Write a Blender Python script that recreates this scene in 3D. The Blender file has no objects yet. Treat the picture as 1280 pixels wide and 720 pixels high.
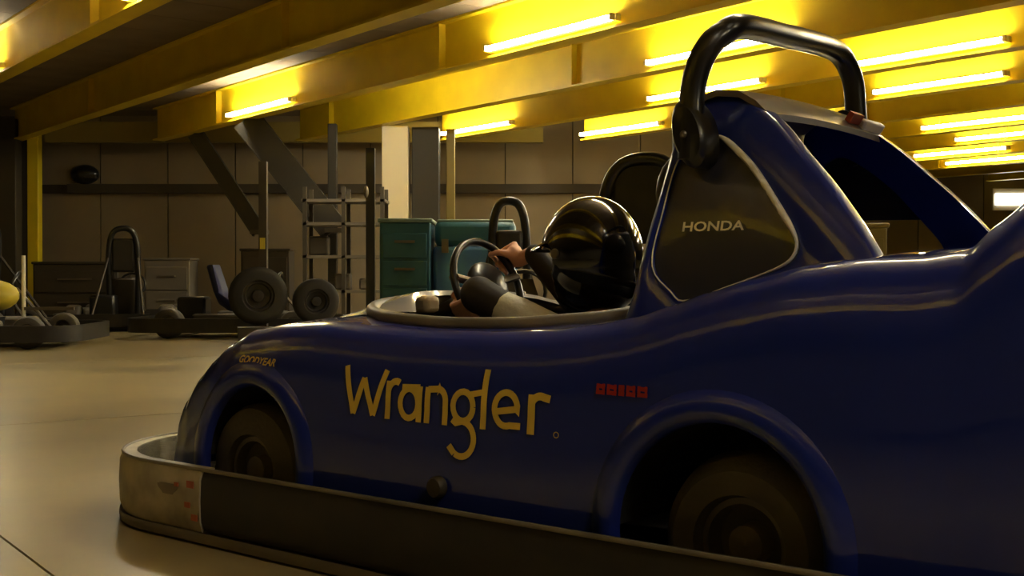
import bpy, bmesh, math, random
from mathutils import Vector, Matrix, Euler
random.seed(7)
PI = math.pi
sc = bpy.context.scene
C = sc.collection

# ---------------------------------------------------------------- camera, world, exposure
cam_d = bpy.data.cameras.new('camera'); cam_d.lens = 42.19; cam_d.sensor_width = 36.0
cam_d.clip_start = .05; cam_d.clip_end = 100
cam = bpy.data.objects.new('camera', cam_d); C.objects.link(cam)
cam.location = (0, 0, .58); cam.rotation_euler = (math.radians(90 - .573), 0, 0)
sc.camera = cam
w = bpy.data.worlds.new('world'); sc.world = w; w.use_nodes = True
w.node_tree.nodes['Background'].inputs[0].default_value = (.75, .62, .42, 1)
w.node_tree.nodes['Background'].inputs[1].default_value = .05
sc.view_settings.view_transform = 'Standard'; sc.view_settings.look = 'None'
sc.view_settings.gamma = 1; sc.view_settings.use_curve_mapping = False
sc.view_settings.exposure = 2.05
LAMP = 26.0

# ---------------------------------------------------------------- materials
MATS = {}
def mat(name, col, rough=.5, metal=0., coat=0., noise=None, emit=None, strength=0, nscale=6., bump=0., ior=None):
    if name in MATS: return MATS[name]
    m = bpy.data.materials.new(name); m.use_nodes = True; nt = m.node_tree
    b = nt.nodes['Principled BSDF']
    b.inputs['Base Color'].default_value = (*col, 1)
    b.inputs['Roughness'].default_value = rough; b.inputs['Metallic'].default_value = metal
    b.inputs['Coat Weight'].default_value = coat; b.inputs['Coat Roughness'].default_value = .04
    if ior: b.inputs['IOR'].default_value = ior
    if emit:
        b.inputs['Emission Color'].default_value = (*emit, 1); b.inputs['Emission Strength'].default_value = strength
    if noise or bump:
        tc = nt.nodes.new('ShaderNodeTexCoord'); n = nt.nodes.new('ShaderNodeTexNoise')
        n.inputs['Scale'].default_value = nscale; n.inputs['Detail'].default_value = 6
        nt.links.new(tc.outputs['Object'], n.inputs['Vector'])
        if noise:
            r = nt.nodes.new('ShaderNodeValToRGB')
            r.color_ramp.elements[0].position = .32; r.color_ramp.elements[1].position = .68
            r.color_ramp.elements[0].color = (*noise, 1); r.color_ramp.elements[1].color = (*col, 1)
            nt.links.new(n.outputs['Fac'], r.inputs['Fac']); nt.links.new(r.outputs['Color'], b.inputs['Base Color'])
        if bump:
            bp = nt.nodes.new('ShaderNodeBump'); bp.inputs['Strength'].default_value = bump; bp.inputs['Distance'].default_value = .01
            nt.links.new(n.outputs['Fac'], bp.inputs['Height']); nt.links.new(bp.outputs['Normal'], b.inputs['Normal'])
    MATS[name] = m; return m
M_blue   = mat('blue_gelcoat', (.012, .025, .215), .3, 0, 1.0)
M_blue.node_tree.nodes['Principled BSDF'].inputs['Specular IOR Level'].default_value = .15
M_blue.node_tree.nodes['Principled BSDF'].inputs['Coat Roughness'].default_value = .03
M_window = mat('smoked_window', (.030, .031, .050), .28, 0, .6)
M_white  = mat('white_highlight_and_eye', (.9, .86, .80), .2, 0, .5)  # eye whites, and the highlight painted on the window bead
M_trim   = mat('grey_edge_trim', (.24, .20, .15), .42, noise=(.14, .12, .09), nscale=9)
M_dash   = mat('grey_dash_hood', (.34, .32, .31), .25, 0, .5)
M_cream  = mat('cream_pad', (.75, .58, .34), .5)
M_rubber = mat('black_rubber', (.028, .023, .017), .5, noise=(.018, .015, .012), nscale=14)
M_tyre   = mat('tyre_rubber', (.085, .070, .048), .62, bump=.25, nscale=60)
M_black  = mat('black_paint', (.012, .011, .010), .3, 0, .3)
M_hel    = mat('black_helmet_shell', (.006, .005, .005), .12, 0, 1.0)
M_dark   = mat('dark_interior', (.010, .009, .008), .8)
M_black2 = mat('worn_black_rubber', (.022, .018, .013), .8)
M_steel  = mat('dull_steel', (.22, .19, .15), .4, .8)
M_rim    = mat('dull_wheel_rim', (.20, .165, .12), .4, .4)
M_roof   = mat('grey_roof_plate', (.22, .18, .14), .3, .2, .3, noise=(.14, .11, .09), nscale=12)
M_tape   = mat('scuffed_white_tape', (.52, .46, .34), .45, noise=(.16, .13, .09), nscale=8)
M_yellow = mat('yellow_lettering', (.78, .55, .09), .5)
M_red    = mat('red_lettering', (.30, .008, .010), .5)
M_hlet   = mat('pale_lettering', (.85, .80, .66), .5)
M_skin   = mat('skin', (.80, .42, .27), .5)
M_jacket = mat('dark_jacket', (.030, .022, .018), .7)
M_sleeve = mat('light_grey_sleeve', (.66, .62, .50), .6, bump=.6, nscale=25)
M_jeans  = mat('dark_trousers', (.02, .022, .035), .8)
M_beam   = mat('yellow_beam_paint', (.80, .60, .010), .42, noise=(.70, .50, .010), nscale=3)
M_deck   = mat('brown_ceiling_deck', (.26, .20, .13), .8, noise=(.20, .15, .10), nscale=2)
M_lamp   = mat('lamp_tube_glow', (1, 1, 1), .5, emit=(1, .93, .72), strength=LAMP)
M_wall   = mat('wall_panel', (.27, .21, .13), .6, noise=(.23, .18, .11), nscale=1.5)
M_wallbk = mat('wall_backing', (.07, .055, .035), .9)
M_rail   = mat('dark_rail', (.045, .034, .022), .6)
M_col    = mat('cream_column_paint', (.88, .78, .55), .5)
M_brace  = mat('dark_brace_paint', (.028, .022, .013), .6)
M_brown  = mat('brown_steel', (.055, .042, .024), .55)
M_olive  = mat('olive_steel', (.24, .18, .035), .5)
M_teal   = mat('teal_paint', (.035, .13, .16), .4)
M_tealp  = mat('pale_teal_top', (.20, .26, .20), .4)
M_bluebx = mat('blue_box_paint', (.05, .12, .36), .45, noise=(.07, .22, .30), nscale=5)
M_grey   = mat('grey_box_paint', (.15, .125, .09), .6)
M_seatbl = mat('blue_seat_plastic', (.02, .025, .10), .4)
M_yel2   = mat('yellow_plastic', (.60, .46, .04), .5)

# floor
mf = bpy.data.materials.new('polished_concrete'); mf.use_nodes = True; nt = mf.node_tree; b = nt.nodes['Principled BSDF']
tc = nt.nodes.new('ShaderNodeTexCoord')
n1 = nt.nodes.new('ShaderNodeTexNoise'); n1.inputs['Scale'].default_value = 1.1; n1.inputs['Detail'].default_value = 8; n1.inputs['Roughness'].default_value = .6
r1 = nt.nodes.new('ShaderNodeValToRGB')
r1.color_ramp.elements[0].position = .3; r1.color_ramp.elements[0].color = (.25, .195, .095, 1)
r1.color_ramp.elements[1].position = .72; r1.color_ramp.elements[1].color = (.42, .34, .165, 1)
geo = nt.nodes.new('ShaderNodeNewGeometry')
nt.links.new(geo.outputs['Position'], n1.inputs['Vector']); nt.links.new(n1.outputs['Fac'], r1.inputs['Fac'])
nt.links.new(r1.outputs['Color'], b.inputs['Base Color'])
r2 = nt.nodes.new('ShaderNodeMapRange'); r2.inputs['To Min'].default_value = .24; r2.inputs['To Max'].default_value = .42
nt.links.new(n1.outputs['Fac'], r2.inputs['Value']); nt.links.new(r2.outputs['Result'], b.inputs['Roughness'])
M_floor = mf

# ---------------------------------------------------------------- helpers
def finish(name, verts, faces, m, parent=None, smooth=None):
    me = bpy.data.meshes.new(name); me.from_pydata([tuple(v) for v in verts], [], faces)
    me.materials.append(m)
    bm = bmesh.new(); bm.from_mesh(me); bmesh.ops.recalc_face_normals(bm, faces=bm.faces); bm.to_mesh(me); bm.free()
    if smooth is not None:
        for p in me.polygons: p.use_smooth = True
        me.set_sharp_from_angle(angle=math.radians(smooth))
    o = bpy.data.objects.new(name, me); C.objects.link(o)
    if parent: o.parent = parent
    return o
class MB:
    def __init__(s): s.v = []; s.f = []
    def add(s, v, f):
        n = len(s.v); s.v += [Vector(x) for x in v]; s.f += [tuple(i + n for i in q) for q in f]; return s
    def box(s, c, d, rot=None):
        x, y, z = [a / 2 for a in d]; R = Euler(rot).to_matrix() if rot else Matrix.Identity(3); c = Vector(c)
        vs = [c + R @ Vector((i * x, j * y, k * z)) for i in (-1, 1) for j in (-1, 1) for k in (-1, 1)]
        return s.add(vs, [(0, 1, 3, 2), (4, 6, 7, 5), (0, 4, 5, 1), (2, 3, 7, 6), (0, 2, 6, 4), (1, 5, 7, 3)])
    def tube(s, pts, r, n=10, closed=False, cap=True, flat=1.0):
        pts = [Vector(p) for p in pts]; N = len(pts); rr = r if isinstance(r, (list, tuple)) else [r] * N
        base = len(s.v); up = None
        for i, p in enumerate(pts):
            a = pts[(i - 1) % N] if (closed or i > 0) else p; c = pts[(i + 1) % N] if (closed or i < N - 1) else p
            t = (c - a).normalized()
            if up is None:
                up = Vector((0, 0, 1)) if abs(t.z) < .9 else Vector((0, 1, 0))
            sd = t.cross(up).normalized(); up = sd.cross(t).normalized()
            for k in range(n):
                an = 2 * PI * k / n; s.v.append(p + (sd * math.cos(an) * flat + up * math.sin(an)) * rr[i])
        segs = N if closed else N - 1
        for i in range(segs):
            for k in range(n):
                a = base + i * n + k; b_ = base + i * n + (k + 1) % n; j = (i + 1) % N
                s.f.append((a, b_, base + j * n + (k + 1) % n, base + j * n + k))
        if cap and not closed:
            s.f.append(tuple(base + k for k in range(n))[::-1]); s.f.append(tuple(base + (N - 1) * n + k for k in range(n)))
        return s
    def ball(s, c, r, nu=16, nv=10, M=None):
        c = Vector(c); r = r if isinstance(r, (list, tuple)) else (r, r, r); base = len(s.v)
        for j in range(nv + 1):
            th = PI * j / nv
            for i in range(nu):
                ph = 2 * PI * i / nu; d = Vector((r[0] * math.sin(th) * math.cos(ph), r[1] * math.sin(th) * math.sin(ph), r[2] * math.cos(th)))
                s.v.append(c + (M @ d if M else d))
        for j in range(nv):
            for i in range(nu):
                s.f.append((base + j * nu + i, base + (j + 1) * nu + i, base + (j + 1) * nu + (i + 1) % nu, base + j * nu + (i + 1) % nu))
        return s
    def lathe(s, prof, c, axis='y', n=32):
        c = Vector(c); base = len(s.v)
        for (r, h) in prof:
            for k in range(n):
                a = 2 * PI * k / n
                if axis == 'y': s.v.append(c + Vector((r * math.cos(a), h, r * math.sin(a))))
                else: s.v.append(c + Vector((r * math.cos(a), r * math.sin(a), h)))
        for j in range(len(prof) - 1):
            for k in range(n): s.f.append((base + j * n + k, base + j * n + (k + 1) % n, base + (j + 1) * n + (k + 1) % n, base + (j + 1) * n + k))
        return s
    def build(s, name, m, parent=None, smooth=None, bevel=0, seg=2):
        o = finish(name, s.v, s.f, m, parent, smooth)
        if bevel:
            md = o.modifiers.new('bevel', 'BEVEL'); md.width = bevel; md.segments = seg; md.limit_method = 'ANGLE'; md.angle_limit = math.radians(35)
            for p in o.data.polygons: p.use_smooth = True
            o.data.set_sharp_from_angle(angle=math.radians(50))
        return o
def thing(name, label, cat, loc=(0, 0, 0), rz=0, group=None):
    o = bpy.data.objects.new(name, None); C.objects.link(o); o.location = loc; o.rotation_euler = (0, 0, rz)
    o['label'] = label; o['category'] = cat
    if group: o['group'] = group
    return o
def tag(o, label, cat, group=None):
    o['label'] = label; o['category'] = cat
    if group: o['group'] = group
    return o
def structure(o): o['kind'] = 'structure'; return o
def interp(tab, x):
    if x <= tab[0][0]: return tab[0][1]
    for (a, fa), (b_, fb) in zip(tab, tab[1:]):
        if x <= b_:
            t = (x - a) / (b_ - a); t = t * t * (3 - 2 * t) * .35 + t * .65; return fa + (fb - fa) * t
    return tab[-1][1]
def smooth_path(pts, n=6, closed=False):
    P = [Vector(p) for p in pts]; N = len(P); out = []
    g = (lambda i: P[i % N]) if closed else (lambda i: P[max(0, min(N - 1, i))])
    for i in range(N if closed else N - 1):
        p0, p1, p2, p3 = g(i - 1), g(i), g(i + 1), g(i + 2)
        for k in range(n):
            t = k / n
            out.append(.5 * ((2 * p1) + (-p0 + p2) * t + (2 * p0 - 5 * p1 + 4 * p2 - p3) * t * t + (-p0 + 3 * p1 - 3 * p2 + p3) * t ** 3))
    if not closed: out.append(P[-1])
    return out

# ================================================================ SETTING
YB = 16.0
fl = structure(finish('floor', [(-12, -5, -.03), (16, -5, -.03), (16, 22.3, -.03), (-12, 22.3, -.03), (-12, -5, -.08), (16, -5, -.08), (16, 22.3, -.08), (-12, 22.3, -.08)],
    [(0, 1, 2, 3), (7, 6, 5, 4), (0, 4, 5, 1), (1, 5, 6, 2), (2, 6, 7, 3), (3, 7, 4, 0)], M_wallbk))
S = 3.4; g = .006
me = None; ca, sa = math.cos(.62), math.sin(.62)
for i in range(-6, 7):
    for j in range(-6, 10):
        cx = (i + .35) * S; cy = (j + .1) * S; X = cx * ca - cy * sa + 2; Y = cx * sa + cy * ca + 5
        if not (-11 < X < 15 and -4.5 < Y < 23.5): continue
        if me is None:
            o = MB().box((0, 0, -.015), (S - g, S - g, .03)).build('slab', M_floor, fl); me = o.data
        else:
            o = bpy.data.objects.new('slab', me); C.objects.link(o); o.parent = fl
        o.location = (X, Y, 0); o.rotation_euler = (0, 0, .62)

wb = structure(MB().box((-4.7, YB + .15, 1.6), (14.6, .2, 3.4)).build('wall_back', M_wallbk))
structure(MB().box((2.5, 19.1, 1.6), (.2, 5.7, 3.4)).build('wall_side', M_wall))
wr = structure(MB().box((9.2, 22.15, 1.6), (13.6, .2, 3.4)).build('wall_rear', M_wallbk))
pm = {}
for k in range(-8, 9):
    x0 = -5.49 + .9 * k
    for (z0, z1) in ((0.0, 1.68), (1.80, 2.9)):
        if x0 + .45 < -6.2: continue
        key = z0
        if key not in pm:
            o = MB().box((0, 0, 0), (.885, .03, z1 - z0)).build('wall_panel', M_wall, wb); pm[key] = o.data
        else:
            o = bpy.data.objects.new('wall_panel', pm[key]); C.objects.link(o); o.parent = wb
        o.location = (x0 + .45, YB + .035, (z0 + z1) / 2)
pw = None
for k in range(11):
    if pw is None: o = MB().box((0, 0, 0), (1.18, .03, 2.8)).build('wall_panel', M_wall, wr); pw = o.data
    else:
        o = bpy.data.objects.new('wall_panel', pw); C.objects.link(o); o.parent = wr
    o.location = (3.25 + 1.2 * k, 22.035, 1.4)
structure(MB().box((-1.8, YB - .02, 1.74), (8.2, .12, .12)).box((-1.8, YB - .02, .03), (8.2, .06, .1)).build('trim_1', M_rail))
structure(MB().box((-11.95, 5.6, 1.6), (.2, 21, 3.4)).build('wall_left', M_wall))
structure(MB().box((15.9, 8.6, 1.6), (.2, 27.2, 3.4)).build('wall_right', M_wall))
structure(MB().box((2, -5, 1.6), (28, .2, 3.4)).build('wall_front', M_wall))

ZB = 2.30; BH = .41
ce = structure(MB().box((2, 8.6, ZB + BH + .10), (28, 27.4, .12)).build('ceiling', M_deck))
# planks of the deck lie across the beams
N2 = Vector((.796, .605)); E2 = Vector((-.605, .796)); AE = math.atan2(E2.y, E2.x)
def bp(n, t, z=0.): return Vector((n * N2.x + t * E2.x, n * N2.y + t * E2.y, z))
pme = None
for k in range(-14, 34):
    t0 = k * .62
    if pme is None:
        o = MB().box((0, 0, 0), (.61, 25, .035)).build('deck_board', M_deck, ce); pme = o.data
    else:
        o = bpy.data.objects.new('deck_board', pme); C.objects.link(o); o.parent = ce
    p = bp(8.5, t0); o.location = (p.x, p.y, ZB + BH + .02); o.rotation_euler = (0, 0, AE)
beam_n = [-1.54, -.10, 1.34, 2.78, 4.23, 5.675, 7.12, 8.56, 10.0, 11.44, 12.88, 14.32, 15.76, 17.2, 18.64, 20.08]
for n in beam_n:
    t0 = -6.; t1 = min((15.3 - .605 * n) / .796, (11.6 + .796 * n) / .605)
    if n > 11.3: t1 = min((21.8 - .605 * n) / .796, (.796 * n - 2.75) / .605)
    t0 = max(t0, (-4.8 - .605 * n) / .796)
    if n > 9: t0 = max(t0, -(15.6 - .796 * n) / .605)
    Lb = t1 - t0; c = bp(n, (t0 + t1) / 2)
    o = MB().box((0, 0, ZB + BH / 2), (Lb, .022, BH)).build('beam', M_beam, ce); o.location = c; o.rotation_euler = (0, 0, AE)
    f = MB().box((0, 0, ZB + .009), (Lb, .15, .018)).build('bottom_flange', M_beam, o)
    f = MB().box((0, 0, ZB + BH - .009), (Lb, .15, .018)).build('top_flange', M_beam, o)
    q = MB()
    k = -Lb / 2 + .7
    while k < Lb / 2: q.box((k, -.04, ZB + BH / 2), (.012, .07, BH - .04)); q.box((k, .04, ZB + BH / 2), (.012, .07, BH - .04)); k += 4.56
    q.build('stiffener', M_beam, o)
# cross beam at the far end and its yellow post
o = MB().box((-2.8, 15.5, ZB + .13), (6.4, .14, .26)).build('end_beam', M_olive, ce)

# lamps (fluorescent battens on the camera-side face of the beams)
def lamp(n, t0, t1, label, group=None, far=False):
    p = bp(n + (.055 if far else -.055), (t0 + t1) / 2, ZB + .075)
    r = thing('fluorescent_lamp', label, 'lamp', p, AE + (PI if far else 0), group)
    Lh = t1 - t0
    MB().box((0, -.012, 0), (Lh + .06, .05, .05)).build('housing', M_col, r, bevel=.006)
    MB().tube([(-Lh / 2, .034, 0), (Lh / 2, .034, 0)], .018, 8).build('tube', M_lamp, r, smooth=60)
    for s in (-1, 1): MB().box((s * (Lh / 2 + .012), .034, 0), (.022, .036, .045)).build('end_cap', M_col, r)
lamps = [
 (5.675, 6.22, 7.68, 'long glowing tube lamp along the big yellow beam at top centre'),
 (5.675, 11.1, 12.6, 'glowing tube lamp at the far left end of the big beam, above the diagonal braces'),
 (2.78, 10.8, 12.3, 'glowing tube lamp at the left edge of the picture, on the uppermost beam'),
 (7.12, 5.9, 7.37, 'glowing tube lamp just left of the roll bar, upper one of two close together'),
 (8.56, 7.4, 8.86, 'glowing tube lamp just left of the roll bar, lower one of two close together'),
 (8.56, 11.2, 12.6, 'glowing tube lamp beside the top of the dark post, right of the cream column'),
 (10.0, 10.2, 11.6, 'tube lamp on the low far beam between the cream column and the blue kart hood'),
 (10.0, 5.85, 7.2, 'glowing tube lamp above the rear of the blue kart, right of the roll bar'),
 (8.56, 5.0, 6.45, 'tube lamp just right of the roll bar, uppermost of those there'),
 (11.44, 8.9, 10.3, 'glowing tube lamp seen low through the roll bar hoop'),
 (11.44, 4.9, 6.3, 'tube lamp at the right edge, below the one above the rear of the blue kart'),
 (12.88, 7.2, 8.6, 'tube lamp on the far beam behind the rear pillar of the blue kart'),
 (14.32, 7.6, 9.06, 'tube lamp low at the right, third band from the bottom of the far beams'),
 (15.76, 9.2, 10.66, 'tube lamp low at the right, second band from the bottom of the far beams'),
 (17.2, 9.6, 11.06, 'farthest tube lamp, lowest at the right above the pale rear wall'),
]
for l in lamps: lamp(*l)
lamp(5.675, 9.4, 10.9, 'added unseen tube lamp behind the big beam, brightening the cream column', None, True)  # extra lamp added out of sight to brighten the cream column
OUT = 'fluorescent tube lamp on a yellow beam overhead, outside the picture'
for (n, t) in ((2.78, 6.2), (2.78, 1.66), (2.78, -2.9), (1.34, -1.2), (-.10, 1.2), (-.10, 5.8), (5.675, 1.66), (7.12, 1.3), (10.0, 1.4), (-1.54, 7.0)):
    lamp(n, t, t + 1.46, OUT, 'lamps outside the picture')

# columns and posts
def post(name, x, y, w_, d_, z1, m, label, z0=0, rz=0):
    r = thing(name, label, 'column', (x, y, 0), rz)
    MB().box((0, 0, (z0 + z1) / 2), (w_, d_, z1 - z0)).build('shaft', m, r, bevel=.008)
    MB().box((0, 0, .01), (w_ + .02, d_ + .02, .02)).build('base_plate', m, r)
    return r
post('steel_post', -6.10, 15.35, .14, .14, ZB + .26, M_beam, 'yellow steel post standing against the far wall at left')
post('steel_post', -6.42, 15.20, .36, .2, ZB + .26, M_brown, 'dark brown post immediately left of the yellow post')
post('column', -1.34, 13.9, .30, .30, ZB + .0, M_col, 'cream painted square column lit from above, left of the teal cabinet')
post('steel_post', -1.0, 14.0, .31, .28, ZB + .0, M_brace, 'dark brown post right beside the cream column')
post('steel_post', -.72, 14.1, .10, .12, ZB + .0, M_olive, 'narrow olive post right of the dark brown post')
post('steel_post', -2.03, 13.6, .10, .10, ZB, M_brace, 'thin dark post between the broad diagonal brace and the cream column')
# braces
def brace(p0, p1, w_, label):
    p0, p1 = Vector(p0), Vector(p1); d = p1 - p0; c = (p0 + p1) / 2
    r = thing('diagonal_brace', label, 'brace', (p1.x, p1.y, min(p0.z, p1.z)))
    a = math.atan2(-d.z, d.x)
    q = MB()
    off = c - r.location
    q.box(off + Vector((0, -.04, 0)), (d.length, .012, w_), (0, a, 0))
    q.build('web', M_brace, r)
    R = Euler((0, a, 0)).to_matrix()
    for s in (-1, 1):
        MB().box(off + R @ Vector((0, 0, s * w_ / 2)), (d.length, .1, .014), (0, a, 0)).build('flange', M_brace, r)
    MB().box((0, 0, 0), (.2, .16, .05)).build('foot_plate', M_brown, r)
brace((-3.82, 14.5, ZB), (-3.05, 14.5, 1.11), .17, 'narrower dark diagonal brace under the beam, left of the broad one')
brace((-2.92, 13.2, ZB), (-1.95, 13.2, 1.08), .30, 'broad dark diagonal brace under the big yellow beam')
# thin marker post
r = thing('marker_post', 'thin dark upright post with a small yellow reflector, behind the parked karts', 'post', (-2.22, 10.72, 0))
MB().box((0, 0, .80), (.07, .07, 1.6)).build('shaft', M_brown, r); MB().box((.0, -.04, .87), (.045, .012, .10)).build('reflector', M_yel2, r)
MB().box((0, 0, .01), (.2, .2, .02)).build('base_plate', M_brown, r)
r = thing('marker_post', 'black pole with a shiny knob, just left of the cream column', 'post', (-1.13, 9.6, 0))
MB().box((0, 0, .8), (.07, .06, 1.6)).build('shaft', M_black, r); MB().ball((-.03, -.05, 1.25), (.02, .02, .05)).build('knob', M_steel, r, smooth=60)
MB().box((0, 0, .01), (.2, .2, .02)).build('base_plate', M_black, r)

# shelving rack
r = thing('storage_rack', 'dark metal rack with open shelves and clutter behind the hood of the blue kart', 'rack', (-1.72, 12.6, 0))
for x in (-.42, -.02, .38):
    for y in (-.2, .2): MB().box((x, y, .75), (.04, .04, 1.5)).build('upright', M_brown, r)
for z in (.12, .42, .78, 1.12, 1.36): MB().box((-.02, 0, z), (.86, .44, .03)).build('shelf', M_grey, r)
for k, (x, z, s, mm, lb) in enumerate(((-.05, .60, .17, M_grey, 'small grey box on the middle shelf of the rack'), (.18, .54, .12, M_trim, 'crumpled beige bundle on the middle shelf of the rack'), (-.3, .90, .2, M_brown, 'brown carton on the upper shelf of the rack'))):
    o = MB().box((0, 0, s / 2), (s, s * .8, s)).build(('box', 'bundle', 'carton')[k], mm, bevel=.02); o.location = (-1.72 + x, 12.6, (.436, .436, .796)[k])
    tag(o, lb, 'box')

# cabinets and boxes near the far wall
def cabinet(x, y, w_, d_, h, m, mtop, label, nd=4, cat='cabinet', name='tool_cabinet'):
    r = thing(name, label, cat, (x, y, 0))
    MB().box((0, 0, (h - .03) / 2), (w_, d_, h - .03)).build('body', m, r, bevel=.01)
    MB().box((0, 0, h - .015), (w_ + .03, d_ + .03, .03)).build('top', mtop, r, bevel=.008)
    for k in range(nd):
        z = .1 + (h - .2) * (k + .5) / nd
        o = MB().box((0, -d_ / 2 - .008, z), (w_ - .05, .016, (h - .2) / nd - .02)).build('drawer', m, r, bevel=.004)
        MB().box((0, -d_ / 2 - .026, z + .03), (w_ * .4, .02, .018)).build('handle', M_steel, o)
    return r
cabinet(-.78, 9.0, .37, .5, 1.0, M_teal, M_tealp, 'dark teal tool cabinet with a pale top, below the cream column', 4)
r = thing('equipment_box', 'blue and teal steel box with a pale rim, right of the dark teal cabinet', 'box', (-.27, 9.05, 0))
MB().box((0, 0, .41), (.62, .5, .78)).build('body', M_bluebx, r, bevel=.03)
MB().box((0, 0, .89), (.60, .48, .2)).build('lid', M_teal, r, bevel=.05); MB().box((0, 0, .985), (.56, .44, .025)).build('rim', M_tealp, r, bevel=.01)
for s in (-1, 1): MB().box((s * .22, -.26, .80), (.05, .03, .10)).build('latch', M_steel, r)
for k in range(4): MB().box(((-.25, .25)[k % 2], (-.18, .18)[k // 2], .01), (.06, .06, .02)).build('foot', M_black, r)
r = cabinet(-5.15, 14.4, 1.0, .5, .75, M_brown, M_brown, 'low dark brown cabinet against the far wall right of the yellow post', 2)
r = cabinet(-4.2, 14.8, .55, .4, .80, M_grey, M_grey, 'low grey cabinet right of the dark brown one along the far wall', 2)
r = cabinet(2.35, 8.6, .55, .4, .95, M_olive, M_olive, 'olive yellow cabinet seen through the side window of the blue kart', 3)
r = cabinet(-3.05, 15.0, .6, .35, .92, M_wallbk, M_wallbk, 'dark low chest against the far wall behind the blue seat', 1, 'chest', 'chest')
# things on the wall rail
r = thing('helmet', 'black helmet resting on the wall rail above the low cabinets', 'helmet', (-5.68, YB - .02, 1.80))
MB().ball((0, 0, .13), (.19, .13, .13)).build('helmet_shell', M_black, r, smooth=60); MB().box((.10, -.05, .10), (.14, .14, .05)).build('visor', M_brown, r)
# lit window at the far right
wi = structure(MB().box((0, 0, 0), (1.0, .05, .40)).build('window_1', M_col)); wi.location = (9.3, 21.99, 1.98)
MB().box((0, -.03, 0), (.92, .02, .20)).build('pane', mat('lit_pane', (.9, .9, .85), .4, emit=(1, .95, .85), strength=2.5), wi)
# tall pale locker by the right edge
cabinet(5.35, 12.2, .5, .5, 1.1, M_col, M_col, 'pale cabinet at the right edge beyond the tail of the blue kart', 3)

# ================================================================ small parked karts
def oval(L1, W1, r, n=8):
    pts = []
    for (cx, cy, a0) in ((L1 - r, W1 - r, 0), (-L1 + r, W1 - r, 90), (-L1 + r, -W1 + r, 180), (L1 - r, -W1 + r, 270)):
        for k in range(n + 1):
            a = math.radians(a0 + 90 * k / n); pts.append((cx + r * math.cos(a), cy + r * math.sin(a)))
    return pts
def band(path, z0, z1, th):
    q = MB(); n = len(path); base = 0
    for i, (x, y) in enumerate(path):
        a = Vector(path[i - 1]); c = Vector(path[(i + 1) % n]); t = (c - a).normalized(); no = Vector((t.y, -t.x))
        for (o_, z) in ((0, z0), (th, z0), (th, z1), (0, z1)): q.v.append(Vector((x + no.x * o_, y + no.y * o_, z)))
    for i in range(n):
        j = (i + 1) % n
        for k in range(4): q.f.append((i * 4 + k, i * 4 + (k + 1) % 4, j * 4 + (k + 1) % 4, j * 4 + k))
    return q
def wheel(parent, x, y, r, wd, side, hub=M_rim, name='tyre', nn=28, tm=None):
    h = wd / 2; R = r
    prof = [(R * .50, -h * .75), (R * .55, -h), (R * .80, -h * 1.0), (R * .93, -h * .85), (R, -h * .55), (R, 0), (R, h * .55), (R * .93, h * .85), (R * .80, h), (R * .55, h), (R * .50, h * .75)]
    t = MB().lathe(prof, (x, y, r), 'y', nn).build(name, tm or M_tyre, parent, smooth=35)
    q = MB().lathe([(R * .52, -h * .8), (R * .52, h * .78), (R * .44, h * .80), (R * .40, h * .45), (R * .22, h * .35), (R * .20, h * .75), (R * .001, h * .80)] if side > 0 else
                   [(R * .52, h * .8), (R * .52, -h * .78), (R * .44, -h * .80), (R * .40, -h * .45), (R * .22, -h * .35), (R * .20, -h * .75), (R * .001, -h * .80)], (x, y, r), 'y', nn)
    q.build('rim', hub, t, smooth=30)
    return t
def bucket(parent, x, z, m, w_=.19, h=.42):
    q = MB()
    rows = [(.34, .0, .85), (.20, -.02, .95), (.05, -.01, 1), (-.04, .05, 1), (-.10, .18, 1.), (-.14, .32, .9), (-.17, h, .75)]
    n = 9
    for off in (0, .02):
        for (dx, dz, ww) in rows:
            for k in range(n):
                s = -1 + 2 * k / (n - 1)
                q.v.append(Vector((x + dx - off + abs(s) ** 3 * (.06 if dz > .1 else 0), s * w_ * ww, z + dz + abs(s) ** 3 * (.10 if dz < .1 else .0) - off)))
    m_ = len(rows) * n
    for l in range(2):
        for j in range(len(rows) - 1):
            for k in range(n - 1):
                a = l * m_ + j * n + k; q.f.append((a, a + 1, a + n + 1, a + n))
    for j in range(len(rows) - 1):
        for k in (0, n - 1):
            a = j * n + k; q.f.append((a, a + n, a + n + m_, a + m_))
    for k in range(n - 1):
        for j in (0, len(rows) - 1):
            a = j * n + k; q.f.append((a, a + 1, a + 1 + m_, a + m_))
    return q.build('seat', m, parent, smooth=50)
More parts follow.
